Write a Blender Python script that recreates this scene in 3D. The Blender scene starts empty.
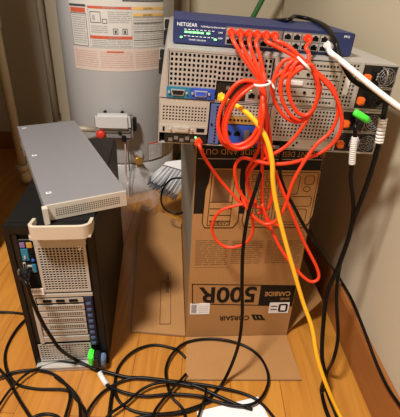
import bpy, bmesh, random
from math import *
from mathutils import Vector, Matrix, Euler
random.seed(7)
COL = bpy.context.scene.collection
SC = bpy.context.scene

# ------------------------------------------------------------------ camera
PITCH, ROLL, CAMH, FPX = radians(30), radians(2.48), .9, 400.
_f = Vector((0, cos(PITCH), -sin(PITCH))); _r0 = Vector((1, 0, 0)); _u0 = _r0.cross(_f)
_r = _r0*cos(ROLL) + _u0*sin(ROLL); _u = _r.cross(_f)
CAM = Vector((0, 0, CAMH))
cd = bpy.data.cameras.new('camera'); cam = bpy.data.objects.new('camera', cd); COL.objects.link(cam)
cam.matrix_world = Matrix(((_r.x, _u.x, -_f.x, 0), (_r.y, _u.y, -_f.y, 0), (_r.z, _u.z, -_f.z, CAMH), (0, 0, 0, 1)))
cd.sensor_fit = 'HORIZONTAL'; cd.sensor_width = 36; cd.lens = 36*FPX/400.; cd.clip_start = .02
SC.camera = cam
def _ray(px, py): return _f + _r*((px-200)/FPX) - _u*((py-208.5)/FPX)
def at(px, py, Y):                       # measured point at distance Y from the photographer
    d = _ray(px, py); return CAM + d*(Y/d.y)
def onfloor(px, py, z=0.):
    d = _ray(px, py); return CAM + d*((z-CAMH)/d.z)

# ------------------------------------------------------------------ materials
def lin(c): return tuple((v/255/12.92 if v/255 <= .04045 else ((v/255+.055)/1.055)**2.4) for v in c) + (1,)
MATS = {}
def mat(name, rgb, rough=.5, metal=0., noise=0., nscale=30., bump=0., emit=None, estr=1., trans=0., alpha=1., coat=0., stretch=None, spec=.5):
    if name in MATS: return MATS[name]
    m = bpy.data.materials.new(name); m.use_nodes = True; nt = m.node_tree; b = nt.nodes['Principled BSDF']
    c = lin(rgb)
    b.inputs['Base Color'].default_value = c; b.inputs['Roughness'].default_value = rough; b.inputs['Metallic'].default_value = metal
    b.inputs['Specular IOR Level'].default_value = spec
    if coat: b.inputs['Coat Weight'].default_value = coat; b.inputs['Coat Roughness'].default_value = .15
    if trans: b.inputs['Transmission Weight'].default_value = trans; b.inputs['IOR'].default_value = 1.3
    if alpha < 1: b.inputs['Alpha'].default_value = alpha
    if emit: b.inputs['Emission Color'].default_value = lin(emit); b.inputs['Emission Strength'].default_value = estr
    if noise or bump:
        tc = nt.nodes.new('ShaderNodeTexCoord'); mp = nt.nodes.new('ShaderNodeMapping'); n = nt.nodes.new('ShaderNodeTexNoise')
        nt.links.new(tc.outputs['Object'], mp.inputs['Vector']); nt.links.new(mp.outputs['Vector'], n.inputs['Vector'])
        if stretch: mp.inputs['Scale'].default_value = stretch
        n.inputs['Scale'].default_value = nscale; n.inputs['Detail'].default_value = 5
        if noise:
            mx = nt.nodes.new('ShaderNodeMix'); mx.data_type = 'RGBA'
            mx.inputs[6].default_value = tuple(v*(1-noise) for v in c[:3])+(1,)
            mx.inputs[7].default_value = tuple(min(1, v*(1+noise)) for v in c[:3])+(1,)
            nt.links.new(n.outputs['Fac'], mx.inputs[0]); nt.links.new(mx.outputs[2], b.inputs['Base Color'])
        if bump:
            bp = nt.nodes.new('ShaderNodeBump'); bp.inputs['Strength'].default_value = bump; bp.inputs['Distance'].default_value = .002
            nt.links.new(n.outputs['Fac'], bp.inputs['Height']); nt.links.new(bp.outputs['Normal'], b.inputs['Normal'])
    MATS[name] = m; return m

M_ORANGE = mat('orange_cable_jacket', (228, 56, 18), .45, noise=.06)
M_YELLOW = mat('yellow_cable_jacket', (246, 186, 40), .4, noise=.06)
M_BLACKC = mat('black_cable_jacket', (7, 6, 6), .42, noise=.1, spec=.22)
M_WHITEC = mat('white_plastic', (222, 220, 218), .45, noise=.03)
M_BLACK = mat('black_plastic', (11, 10, 10), .5, noise=.15)
M_DARK = mat('dark_interior', (6, 6, 6), .9, noise=.1, spec=.2)
M_TOWER = mat('tower_black_steel', (8, 7, 7), .5, noise=.12, nscale=60, spec=.35)
M_STEEL = mat('galvanised_steel', (186, 182, 176), .42, .45, noise=.08, nscale=20)
M_STEELD = mat('dim_steel', (128, 122, 116), .45, .5, noise=.1)
M_STEELW = mat('warm_steel', (176, 169, 158), .45, .15, noise=.08)
M_SILVER = mat('brushed_aluminium', (140, 138, 141), .42, .35, noise=.05, nscale=60, stretch=(1, .05, 1))
M_FACE = mat('painted_front_plate', (192, 184, 172), .5, .15, noise=.04)
M_HANDLE = mat('beige_handle_paint', (192, 180, 162), .42, .1, noise=.04)
M_SWITCH = mat('navy_switch_paint', (30, 42, 88), .5, .1, noise=.08)
M_WHITEINK = mat('white_ink', (232, 234, 240), .6, noise=.02)
M_LED = mat('green_led', (90, 255, 110), .3, noise=0, emit=(130, 255, 130), estr=2.0)
M_LEDA = mat('amber_led', (255, 190, 60), .3, emit=(255, 190, 60), estr=1.5)
M_TEAL = mat('teal_port_label', (30, 110, 140), .5, noise=.1)
M_BLUE = mat('blue_port_label', (36, 74, 168), .5, noise=.1)
M_VGA = mat('vga_blue', (52, 88, 196), .45, noise=.05)
M_GOLD = mat('gold_port', (190, 160, 90), .4, .5, noise=.1)
M_ORLATCH = mat('orange_latch', (220, 104, 34), .5, noise=.05)
M_GREENPL = mat('green_plug', (70, 240, 60), .4, noise=.05)
M_CARD = None
M_INK = mat('box_black_ink', (13, 10, 9), .6, noise=.12, nscale=40, spec=.3)
M_CARDLT = mat('box_print_tan', (170, 124, 72), .75, noise=.08, nscale=50)
M_GREYINK = mat('box_faded_ink', (112, 80, 46), .8, noise=.1)
M_PAPER = mat('white_paper', (226, 224, 226), .7, noise=.02)
M_HEATER = mat('heater_enamel', (184, 183, 182), .40, noise=.03, nscale=5, coat=.2)
M_HLABEL = mat('heater_label_paper', (212, 208, 202), .6, noise=.04)
M_HPINK = mat('heater_label_peach', (216, 198, 186), .6, noise=.04)
M_HRED = mat('heater_label_red', (206, 92, 60), .6, noise=.04)
M_HYEL = mat('heater_label_amber', (232, 190, 110), .6, noise=.04)
M_HINK = mat('heater_label_ink', (78, 74, 78), .6, noise=.04)
M_HLINE = mat('heater_small_print', (170, 167, 165), .7, noise=.06)
M_HLINER = mat('heater_peach_print', (204, 168, 154), .7, noise=.06)
M_RED = mat('red_knob', (214, 52, 34), .35, noise=.05)
M_VALVE = mat('grey_control_cast', (150, 148, 148), .35, .3, noise=.05)
M_BRASS = mat('brass', (196, 152, 84), .35, .6, noise=.1)
M_PIPE = mat('cream_painted_pipe', (186, 172, 142), .5, noise=.2, nscale=14, stretch=(1, 1, .3))
M_RUSTP = mat('old_galvanised_pipe', (168, 154, 134), .5, .1, noise=.35, nscale=26, stretch=(1, 1, .25))
M_GREEN = mat('green_painted_stick', (44, 100, 54), .35, noise=.1)
M_BASEB = mat('oak_baseboard', (146, 90, 44), .4, noise=.18, nscale=18, stretch=(1, .08, 2))
M_BRISTLE = mat('grey_bristles', (164, 166, 174), .6, noise=.2)
M_BRISTLD = mat('dark_bristle_tips', (74, 78, 88), .6, noise=.2)

def wood_floor():
    m = bpy.data.materials.new('honey_plank_floor'); m.use_nodes = True; nt = m.node_tree; b = nt.nodes['Principled BSDF']
    N = lambda t: nt.nodes.new(t); L = nt.links.new
    tc = N('ShaderNodeTexCoord'); mp = N('ShaderNodeMapping'); mp.inputs['Rotation'].default_value = (0, 0, radians(90)); mp.inputs['Location'].default_value = (.1, .03, 0)
    L(tc.outputs['Object'], mp.inputs['Vector'])
    br = N('ShaderNodeTexBrick'); br.offset = .37; br.inputs['Scale'].default_value = 1; br.inputs['Brick Width'].default_value = 1.25
    br.inputs['Row Height'].default_value = .128; br.inputs['Mortar Size'].default_value = .0009; br.inputs['Mortar Smooth'].default_value = .3
    br.inputs['Color1'].default_value = lin((192, 132, 54)); br.inputs['Color2'].default_value = lin((174, 114, 44)); br.inputs['Mortar'].default_value = lin((120, 66, 24))
    L(mp.outputs['Vector'], br.inputs['Vector'])
    m2 = N('ShaderNodeMapping'); m2.inputs['Scale'].default_value = (26, 1.6, 1); L(tc.outputs['Object'], m2.inputs['Vector'])
    n = N('ShaderNodeTexNoise'); n.inputs['Scale'].default_value = 1.6; n.inputs['Detail'].default_value = 7; n.inputs['Distortion'].default_value = 1.2; L(m2.outputs['Vector'], n.inputs['Vector'])
    cr = N('ShaderNodeValToRGB'); cr.color_ramp.elements[0].position = .36; cr.color_ramp.elements[0].color = (.66, .56, .42, 1); cr.color_ramp.elements[1].position = .62; cr.color_ramp.elements[1].color = (1, 1, 1, 1)
    L(n.outputs['Fac'], cr.inputs['Fac'])
    mx = N('ShaderNodeMix'); mx.data_type = 'RGBA'; mx.blend_type = 'MULTIPLY'; mx.inputs[0].default_value = .55
    L(br.outputs['Color'], mx.inputs[6]); L(cr.outputs['Color'], mx.inputs[7])
    vo = N('ShaderNodeTexVoronoi'); vo.inputs['Scale'].default_value = 4.2; vm = N('ShaderNodeMapping'); vm.inputs['Scale'].default_value = (1.5, .8, 1); L(tc.outputs['Object'], vm.inputs['Vector']); L(vm.outputs['Vector'], vo.inputs['Vector'])
    vr = N('ShaderNodeValToRGB'); vr.color_ramp.elements[0].position = .02; vr.color_ramp.elements[0].color = (.4, .25, .15, 1); vr.color_ramp.elements[1].position = .07; vr.color_ramp.elements[1].color = (1, 1, 1, 1)
    L(vo.outputs['Distance'], vr.inputs['Fac'])
    m3 = N('ShaderNodeMix'); m3.data_type = 'RGBA'; m3.blend_type = 'MULTIPLY'; m3.inputs[0].default_value = .8
    L(mx.outputs[2], m3.inputs[6]); L(vr.outputs['Color'], m3.inputs[7]); L(m3.outputs[2], b.inputs['Base Color'])
    b.inputs['Roughness'].default_value = .34
    return m
def card_mat(name, rgb):
    m = bpy.data.materials.new(name); m.use_nodes = True; nt = m.node_tree; b = nt.nodes['Principled BSDF']; N = lambda t: nt.nodes.new(t); L = nt.links.new
    tc = N('ShaderNodeTexCoord'); n = N('ShaderNodeTexNoise'); n.inputs['Scale'].default_value = 9; n.inputs['Detail'].default_value = 6; L(tc.outputs['Object'], n.inputs['Vector'])
    w = N('ShaderNodeTexWave'); w.inputs['Scale'].default_value = 60; w.inputs['Distortion'].default_value = .3; L(tc.outputs['Object'], w.inputs['Vector'])
    c = lin(rgb); mx = N('ShaderNodeMix'); mx.data_type = 'RGBA'; mx.inputs[6].default_value = tuple(v*.86 for v in c[:3])+(1,); mx.inputs[7].default_value = tuple(v*1.12 for v in c[:3])+(1,)
    L(n.outputs['Fac'], mx.inputs[0]); L(mx.outputs[2], b.inputs['Base Color']); b.inputs['Roughness'].default_value = .8
    bp = N('ShaderNodeBump'); bp.inputs['Strength'].default_value = .12; bp.inputs['Distance'].default_value = .0008; L(w.outputs['Fac'], bp.inputs['Height']); L(bp.outputs['Normal'], b.inputs['Normal'])
    return m
M_CARD = card_mat('brown_cardboard', (162, 117, 68)); M_CARDE = mat('cardboard_cut_edge', (140, 104, 66), .9, noise=.2, nscale=200)
M_FLOOR = wood_floor()
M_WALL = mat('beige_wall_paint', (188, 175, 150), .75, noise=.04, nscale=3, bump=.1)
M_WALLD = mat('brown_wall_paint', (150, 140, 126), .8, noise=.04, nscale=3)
M_CEIL = mat('ceiling_paint', (170, 160, 140), .8, noise=.02)

# ------------------------------------------------------------------ mesh builder
class MB:
    def __init__(s): s.bm = bmesh.new(); s.mats = []
    def mi(s, m):
        if m not in s.mats: s.mats.append(m)
        return s.mats.index(m)
    def _faces(s, fs, m, smooth=False):
        i = s.mi(m)
        for f in fs: f.material_index = i; f.smooth = smooth
    def box(s, x0, x1, y0, y1, z0, z1, m, bev=0., M=None):
        r = bmesh.ops.create_cube(s.bm, size=1.); vs = r['verts']
        for v in vs:
            v.co = Vector(((x0+x1)/2+v.co.x*(x1-x0), (y0+y1)/2+v.co.y*(y1-y0), (z0+z1)/2+v.co.z*(z1-z0)))
        fs = list({f for v in vs for f in v.link_faces}); s._faces(fs, m)
        if bev:
            es = list({e for v in vs for e in v.link_edges})
            b = bmesh.ops.bevel(s.bm, geom=es, offset=bev, segments=2, affect='EDGES', clamp_overlap=True)
            fs = list({f for v in b['verts'] for f in v.link_faces}); s._faces(fs, m); vs = list({v for f in fs for v in f.verts})
        if M:
            for v in vs: v.co = M @ v.co
        return s
    def poly(s, pts, m):                 # single face
        f = s.bm.faces.new([s.bm.verts.new(p) for p in pts]); s._faces([f], m); return s
    def prism(s, pts, vec, m, M=None):   # extrude closed outline along vec
        vec = Vector(vec); a = [Vector(p) for p in pts]
        if M: a2 = [M @ (p+vec) for p in a]; a = [M @ p for p in a]
        else: a2 = [p+vec for p in a]
        A = [s.bm.verts.new(p) for p in a]; B = [s.bm.verts.new(p) for p in a2]; n = len(A)
        fs = [s.bm.faces.new(A), s.bm.faces.new(B[::-1])]
        for i in range(n): fs.append(s.bm.faces.new((A[i], B[i], B[(i+1) % n], A[(i+1) % n])))
        bmesh.ops.recalc_face_normals(s.bm, faces=fs); s._faces(fs, m); return s
    def tube(s, pts, r, m, n=10, cap=True):
        pts = [Vector(p) for p in pts]; rs = r if isinstance(r, (list, tuple)) else [r]*len(pts)
        t0 = (pts[1]-pts[0]).normalized(); nrm = t0.orthogonal().normalized(); rings = []
        for i, p in enumerate(pts):
            t = (pts[min(i+1, len(pts)-1)]-pts[max(i-1, 0)]).normalized()
            nrm = (nrm - t*nrm.dot(t)); nrm = nrm.normalized() if nrm.length > 1e-6 else t.orthogonal().normalized()
            bn = t.cross(nrm)
            rings.append([s.bm.verts.new(p+(nrm*cos(2*pi*k/n)+bn*sin(2*pi*k/n))*rs[i]) for k in range(n)])
        fs = []
        for a, b in zip(rings, rings[1:]):
            for k in range(n): fs.append(s.bm.faces.new((a[k], a[(k+1) % n], b[(k+1) % n], b[k])))
        s._faces(fs, m, True)
        if cap: s._faces([s.bm.faces.new(rings[0][::-1]), s.bm.faces.new(rings[-1])], m)
        return s
    def cyl(s, a, b, r, m, n=20, r2=None): return s.tube([a, b], [r, r if r2 is None else r2], m, n)
    def lathe(s, prof, m, n=48, c=(0, 0, 0), M=None):
        rings = []
        for (r, z) in prof: rings.append([s.bm.verts.new(Vector((c[0]+r*cos(2*pi*k/n), c[1]+r*sin(2*pi*k/n), c[2]+z))) for k in range(n)])
        if M:
            for R_ in rings:
                for v in R_: v.co = M @ v.co
        fs = []
        for a, b in zip(rings, rings[1:]):
            for k in range(n): fs.append(s.bm.faces.new((a[k], a[(k+1) % n], b[(k+1) % n], b[k])))
        s._faces(fs, m, True); s._faces([s.bm.faces.new(rings[0][::-1]), s.bm.faces.new(rings[-1])], m); return s
    def text(s, body, size, m, M, rot180=False, align='LEFT', sx=1., bold=0.):
        cu = bpy.data.curves.new('t', 'FONT'); cu.body = body; cu.size = size; cu.align_x = align; cu.extrude = .0002; cu.offset = bold; cu.resolution_u = 3
        o = bpy.data.objects.new('t', cu); COL.objects.link(o); bpy.context.view_layer.update()
        me = bpy.data.meshes.new_from_object(o.evaluated_get(bpy.context.evaluated_depsgraph_get()))
        ov = set(s.bm.verts); of = set(s.bm.faces); s.bm.from_mesh(me); nvs = [v for v in s.bm.verts if v not in ov]; nfs = [f for f in s.bm.faces if f not in of]
        R = Matrix.Diagonal((-sx, -1, 1, 1)) if rot180 else Matrix.Diagonal((sx, 1, 1, 1))
        for v in nvs: v.co = M @ (R @ v.co)
        s._faces(nfs, m)
        bpy.data.objects.remove(o); bpy.data.curves.remove(cu); bpy.data.meshes.remove(me); return s
    def grille(s, x0, x1, z0, z1, m, pitch=.009, bar=.0035, y=0., t=.0015, border=0.):
        nx = max(1, round((x1-x0)/pitch)); nz = max(1, round((z1-z0)/pitch)); px = (x1-x0)/nx; pz = (z1-z0)/nz
        if border:
            s.box(x0-border, x1+border, y, y+t, z1, z1+border, m); s.box(x0-border, x1+border, y, y+t, z0-border, z0, m)
            s.box(x0-border, x0, y, y+t, z0, z1, m); s.box(x1, x1+border, y, y+t, z0, z1, m)
        for i in range(nx+1): s.box(max(x0, x0+i*px-bar/2), min(x1, x0+i*px+bar/2), y, y+t, z0, z1, m)
        for k in range(nz+1): s.box(x0, x1, y+.0002, y+t-.0002, max(z0, z0+k*pz-bar/2), min(z1, z0+k*pz+bar/2), m)
        return s
    def holes(s, x0, x1, z0, z1, m, pitch=.006, d=.0035, y=-.0002):   # small dark openings
        nx = max(1, int((x1-x0)/pitch)); nz = max(1, int((z1-z0)/pitch))
        for i in range(nx):
            for k in range(nz):
                cx_ = x0+(i+.5)*(x1-x0)/nx; cz = z0+(k+.5)*(z1-z0)/nz
                s.box(cx_-d/2, cx_+d/2, y, y+.001, cz-d/2, cz+d/2, m)
        return s
    def build(s, name, parent=None):
        me = bpy.data.meshes.new(name); s.bm.to_mesh(me); s.bm.free()
        for m in s.mats: me.materials.append(m)
        o = bpy.data.objects.new(name, me); COL.objects.link(o)
        if parent: o.parent = parent
        return o
def tag(o, label=None, cat=None, group=None, kind=None):
    if label: o['label'] = label
    if cat: o['category'] = cat
    if group: o['group'] = group
    if kind: o['kind'] = kind
    return o
def empty(name, loc, rot=(0, 0, 0), **k):
    o = bpy.data.objects.new(name, None); COL.objects.link(o); o.location = loc; o.rotation_euler = rot; o.empty_display_size = .05; return tag(o, **k)
def spline(pts, sub=7, closed=False):
    P = [Vector(p) for p in pts]; out = []; n = len(P)
    g = (lambda i: P[i % n]) if closed else (lambda i: P[max(0, min(n-1, i))])
    for i in range(n if closed else n-1):
        a, b, c, d = g(i-1), g(i), g(i+1), g(i+2)
        for k in range(sub):
            t = k/sub; out.append(.5*((2*b)+(c-a)*t+(2*a-5*b+4*c-d)*t*t+(3*b-a-3*c+d)*t**3))
    if not closed: out.append(P[-1])
    return out
XZ = lambda x, y, z: Matrix(((1, 0, 0, x), (0, 0, 1, y), (0, 1, 0, z), (0, 0, 0, 1)))     # text plane facing -Y (x right, z up)
def XZf(x, y, z): return Matrix(((1, 0, 0, x), (0, 0, -1, y), (0, 1, 0, z), (0, 0, 0, 1)))

# ------------------------------------------------------------------ the room
def structure(mb, name): return tag(mb.build(name), kind='structure')
WA = radians(3.2)                                    # the right wall is slightly out of square
wx = lambda y: .430-(y-.878)*tan(WA)
BY = 2.17
structure(MB().box(-1.75, 1.0, -1.6, 2.6, -.05, 0, M_FLOOR), 'floor')
structure(MB().box(-1.75, 1.0, -1.6, 2.6, 2.4, 2.45, M_CEIL), 'ceiling')
structure(MB().box(-1.75, wx(BY), BY, BY+.1, 0, 2.4, M_WALL), 'wall_back')
structure(MB().prism([(wx(-1.6), -1.6, 0), (wx(BY), BY, 0), (wx(BY)+.1, BY, 0), (wx(-1.6)+.1, -1.6, 0)], (0, 0, 2.4), M_WALL), 'wall_right')
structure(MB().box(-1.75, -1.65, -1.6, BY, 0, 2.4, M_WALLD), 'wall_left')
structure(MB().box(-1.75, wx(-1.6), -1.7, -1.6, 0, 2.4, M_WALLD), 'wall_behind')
bb = MB()
prof = [(0, 0), (-.012, 0), (-.012, .118), (-.008, .130), (0, .132)]
y0, y1 = -1.55, BY-.001
bb.prism([(wx(y0)+p[0], y0, p[1]) for p in prof], (wx(y1)-wx(y0), y1-y0, 0), M_BASEB)
structure(bb, 'baseboard_right')
structure(MB().box(-1.65, -.70, BY-.012, BY, 0, .10, M_BASEB, .002), 'baseboard_back')
# added slab out of view on the left, shades the wall behind the pipes
structure(MB().box(-1.65, -.735, 1.12, 1.20, 0, 2.4, M_WALLD), 'unseen_shade_wall')

# ------------------------------------------------------------------ pipes
p = MB()
a = at(-1.5, 0, 1.66); b_ = at(27, 184, 1.66)
pipe_pts = [Vector((-.836, 1.70, 2.39)), Vector((-.836, 1.70, 1.2)), Vector((-.836, 1.70, .62)), Vector((-.838, 1.70, .09)), Vector((-.836, 1.70, .05)), Vector((-.836, 1.72, .035)), Vector((-.836, 1.80, .032)), Vector((-.85, 2.165, .032))]
root = empty('drain_pipe', (-.838, 1.70, 0), label='cream painted upright pipe at the far left edge with an elbow at the floor', cat='pipe')
def child(mb, name, parent, label=None):
    inv = Matrix.LocRotScale(parent.location, parent.rotation_euler, None).inverted()
    o = mb.build(name, parent); o.data.transform(inv)
    if label: o['label'] = label
    return o
child(MB().tube([q for q in pipe_pts[:4]], .019, M_PIPE, 16).tube(pipe_pts[6:], .017, M_PIPE, 16), 'pipe_run', root)
child(MB().tube(spline(pipe_pts[3:7], 4), .025, M_PIPE, 16).cyl((-.839, 1.7, .085), (-.839, 1.7, .115), .029, M_PIPE), 'elbow', root)
child(MB().cyl((-.836, 1.70, .70), (-.836, 1.70, .74), .025, M_PIPE), 'coupling', root)
root = empty('gas_pipe', (-.812, 2.135, 0), label='thin mottled galvanised pipe running up the wall just left of the water heater', cat='pipe')
child(MB().tube([(-.812, 2.135, 2.395), (-.812, 2.135, 1.2), (-.812, 2.135, .5), (-.812, 2.135, .10)], .0165, M_RUSTP, 14), 'pipe_run', root)
child(MB().cyl((-.812, 2.135, 0), (-.812, 2.135, .1), .022, M_RUSTP), 'coupling', root)
for cz_ in (.20, .80): child(MB().box(-.830, -.794, 2.15, 2.169, cz_, cz_+.02, M_STEELD), 'pipe_clamp', root)
tag(MB().tube([(-.113, 2.13, 0), (-.113, 2.13, 2.395)], .021, M_WHITEC, 16).build('vent_pipe'), 'white plastic upright pipe behind the left end of the blue network switch', 'pipe')
g0, g1 = at(252.5, 18, 2.0), at(262, 0, 2.0)
gd = (g1-g0)/(g1.z-g0.z)
tag(MB().tube([g0+gd*(.02-g0.z), g0, g1, g1+gd*.55], .012, M_GREEN, 12).build('broom_handle'), 'green painted stick leaning in the corner behind the blue switch', 'stick')

# ------------------------------------------------------------------ water heater
HX, HY, HR = -.390, 1.885, .243
hr = empty('water_heater', (HX, HY, 0), label='large grey cylindrical gas water heater with warning labels', cat='water heater')
child(MB().lathe([(HR-.004, .16), (HR, .17), (HR, 1.30), (HR-.01, 1.35), (HR-.08, 1.385), (.05, 1.40)], M_HEATER, 96, (HX, HY, 0)), 'tank', hr)
child(MB().lathe([(HR-.012, 0), (HR-.010, .015), (HR-.003, .03), (HR-.003, .155), (HR-.008, .159)], M_HEATER, 96, (HX, HY, 0)), 'base_skirt', hr)
child(MB().tube([(HX, HY, 1.40), (HX, HY, 2.395)], .055, M_STEELD, 24), 'flue', hr)
A0 = atan2(-HY, -HX)                                   # bearing towards the photographer
LS, LU, LZ = 1., 0., 0.
def hpt(u, z, off):                                     # u: metres along the shell, to the right as seen
    u = u*LS+LU; z = z+LZ
    th_ = A0 + u/HR; r = HR+off
    return Vector((HX+r*cos(th_), HY+r*sin(th_), z))
def hrect(mb, u0, u1, z0, z1, m, off):
    n = max(1, int(abs(u1-u0)/.02))
    for i in range(n):
        a, b = u0+(u1-u0)*i/n, u0+(u1-u0)*(i+1)/n
        mb.poly([hpt(a, z0, off), hpt(b, z0, off), hpt(b, z1, off), hpt(a, z1, off)], m)
def hlines(mb, u0, u1, z0, z1, m, off, pitch=.008, h=.003):
    z = z1-h
    while z > z0:
        u = u0
        while u < u1-.008:
            w = random.uniform(.02, .07); hrect(mb, u, min(u+w, u1), z, z+h, m, off); u += w+.004
        z -= pitch
def hframe(mb, u0, u1, z0, z1, m, off, t=.0022):
    hrect(mb, u0, u1, z1-t, z1, m, off); hrect(mb, u0, u1, z0, z0+t, m, off); hrect(mb, u0, u0+t, z0, z1, m, off); hrect(mb, u1-t, u1, z0, z1, m, off)
def htext(mb, s_, size, u, z, m, off, sx=1.):
    old = set(mb.bm.verts); mb.text(s_, size, m, Matrix.Identity(4), sx=sx)
    for v in [q_ for q_ in mb.bm.verts if q_ not in old]: v.co = hpt(u+v.co.x, z+v.co.y, off)
LS, LU, LZ = .92, .008, .048
L = MB(); UL, UR = -.222, .215
hrect(L, UL, UR, .515, 1.02, M_HLABEL, .0008)
hrect(L, UL, UR, .515, .600, M_HPINK, .0012)
hframe(L, UL, UR, .600, .745, M_HLINE, .0013, .0015)
# left column
hrect(L, UL+.003, -.137, .742, .750, M_HINK, .0016); hrect(L, UL+.006, -.140, .722, .738, M_HRED, .0016)
hframe(L, UL+.004, -.137, .604, .720, M_HINK, .0016, .002); hlines(L, UL+.012, -.143, .612, .714, M_HLINE, .0015)
# middle column
hrect(L, -.128, .050, .738, .746, M_HRED, .0016); htext(L, 'WARNING', .0125, -.065, .738, M_HLABEL, .0020)
hframe(L, -.128, .050, .604, .747, M_HLINE, .0015, .0015)
htext(L, 'CAUTION', .0125, -.055, .634, M_HLABEL, .0026)
hrect(L, -.127, .049, .634, .645, M_HRED, .0016)
hframe(L, -.120, -.075, .690, .728, M_HINK, .0018, .002); hrect(L, -.110, -.100, .700, .716, M_HLINE, .0018); hframe(L, -.070, -.050, .688, .704, M_HINK, .0018, .002)
hlines(L, -.045, .044, .688, .730, M_HLINE, .0015, .007); hlines(L, -.120, -.050, .655, .680, M_HLINE, .0015, .007)
for uu in (-.028, .010): hframe(L, uu, uu+.020, .652, .672, M_HINK, .0018, .002); hrect(L, uu+.006, uu+.014, .656, .666, M_HINK, .0018)
hlines(L, -.120, .044, .606, .630, M_HLINE, .0015, .0065)
# right column
hrect(L, .056, UR-.004, .737, .747, M_HYEL, .0016); hrect(L, .056, UR-.004, .715, .725, M_HYEL, .0016)
htext(L, 'CAUTION', .010, .10, .738, M_HINK, .0022); htext(L, 'CAUTION', .010, .10, .716, M_HINK, .0022)
hlines(L, .060, UR-.008, .606, .712, M_HLINE, .0015, .008); hframe(L, .056, UR-.004, .604, .714, M_HLINE, .0015, .0015)
for zz in (.69, .66, .63): hrect(L, .058, UR-.006, zz, zz+.0018, M_HINK, .0019)
hlines(L, UL+.01, -.10, .522, .588, M_HLINER, .0018, .008); hlines(L, -.09, .05, .522, .588, M_HLINER, .0018, .008); hlines(L, .06, UR-.01, .522, .588, M_HLINER, .0018, .008)
hrect(L, -.06, .01, .585, .591, M_HRED, .002)
# upper sheets
hframe(L, .015, UR-.004, .765, .88, M_HINK, .0020, .005); hrect(L, .024, UR-.012, .786, .792, M_HINK, .0019); hlines(L, .03, UR-.014, .796, .87, M_HLINE, .0016, .009, .004)
hlines(L, UL+.01, .005, .765, .90, M_HLINE, .0015, .009, .003); hlines(L, UL+.01, UR-.01, .905, 1.01, M_HLINE, .0015, .012, .004)
child(L, 'warning_label', hr, 'large sheet of white and peach warning labels')
LS, LU, LZ = 1., 0., 0.
L = MB(); hrect(L, .106, .186, .166, .252, M_HLABEL, .0008); hrect(L, .108, .184, .242, .249, M_HRED, .0012); hlines(L, .110, .182, .172, .238, M_HLINE, .0012, .007); hframe(L, .106, .186, .166, .252, M_HINK, .001, .0015); hrect(L, .106, .186, .252, .254, M_HLABEL, .0008)
child(L, 'rating_label', hr, 'small white rating sticker low on the tank')
# gas control on the front
GM = Matrix.Translation(hpt(-.034, .300, 0)) @ Matrix.Rotation(A0-.034/HR-radians(-90), 4, 'Z') @ Matrix.Scale(1.10, 4)
gc = MB(); gc.box(-.068, .072, -.060, -.005, .002, .092, M_VALVE, .008, GM); gc.box(-.062, .066, -.075, -.050, .042, .104, mat('light_grey_cover', (206, 204, 202), .35, noise=.03), .010, GM)
gc.box(-.060, .064, -.064, -.050, .028, .040, M_STEELD, .002, GM)
gco = child(gc, 'gas_control', hr, 'pale grey gas control box')
def sub(mb, name, parent, label=None):
    o = mb.build(name, parent); inv = (Matrix.LocRotScale(hr.location, hr.rotation_euler, None)).inverted(); o.data.transform(inv)
    if label: o['label'] = label
    return o
sub(MB().lathe([(.014, 0), (.016, .004), (.016, .018), (.012, .022), (.004, .023)], M_RED, 24, (0, 0, 0), GM @ Matrix.Translation((-.045, -.058, .025)) @ Matrix.Rotation(radians(90), 4, 'X')), 'control_knob', gco, 'red knob')
sub(MB().box(.018, .030, -.068, -.058, .026, .036, M_BLACK, .001, GM).box(.030, .046, -.066, -.058, -.004, .020, M_BLACK, .002, GM), 'button', gco)
for bx_ in ((-.038, -.026, -.030, -.010, .092, .101), (.026, .038, -.030, -.010, .092, .101), (.070, .084, -.045, -.010, .030, .078)): sub(MB().box(*bx_, M_BLACK, .003, GM), 'bracket', gco)
child(MB().tube(spline([GM @ Vector(q) for q in ((.040, -.050, .004), (.040, -.052, -.06), (.034, -.030, -.14), (.036, -.010, -.20), (.034, -.006, -.30))]), .0035, M_HLINER, 8)
      .tube(spline([GM @ Vector(q) for q in ((.052, -.050, .004), (.050, -.050, -.05), (.048, -.024, -.15), (.046, -.010, -.21), (.044, -.006, -.30))]), .003, M_STEELD, 8), 'burner_tube', hr)
child(MB().tube([GM @ Vector((-.066, -.035, .030)), GM @ Vector((-.13, -.035, .034)), GM @ Vector((-.22, .02, .034))], .011, M_RUSTP, 12), 'gas_inlet', hr)
VM = Matrix.Translation(hpt(.046, .196, 0)) @ Matrix.Rotation(A0+.046/HR+radians(90), 4, 'Z') @ Matrix.Rotation(radians(90), 4, 'X')
child(MB().lathe([(.036, -.004), (.036, .002), (.026, .005), (.016, .006)], M_HEATER, 24, (0, 0, 0), VM).lathe([(.010, .006), (.010, .028), (.014, .030), (.014, .042), (.008, .044)], M_BRASS, 20, (0, 0, 0), VM)
      .lathe([(.016, .046), (.019, .049), (.019, .055), (.016, .058)], M_BRASS, 12, (0, 0, 0), VM)
      .cyl(VM @ Vector((0, -.004, .034)), VM @ Vector((.004, -.034, .044)), .009, M_BRASS, 16), 'drain_valve', hr, 'brass drain valve')

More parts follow.
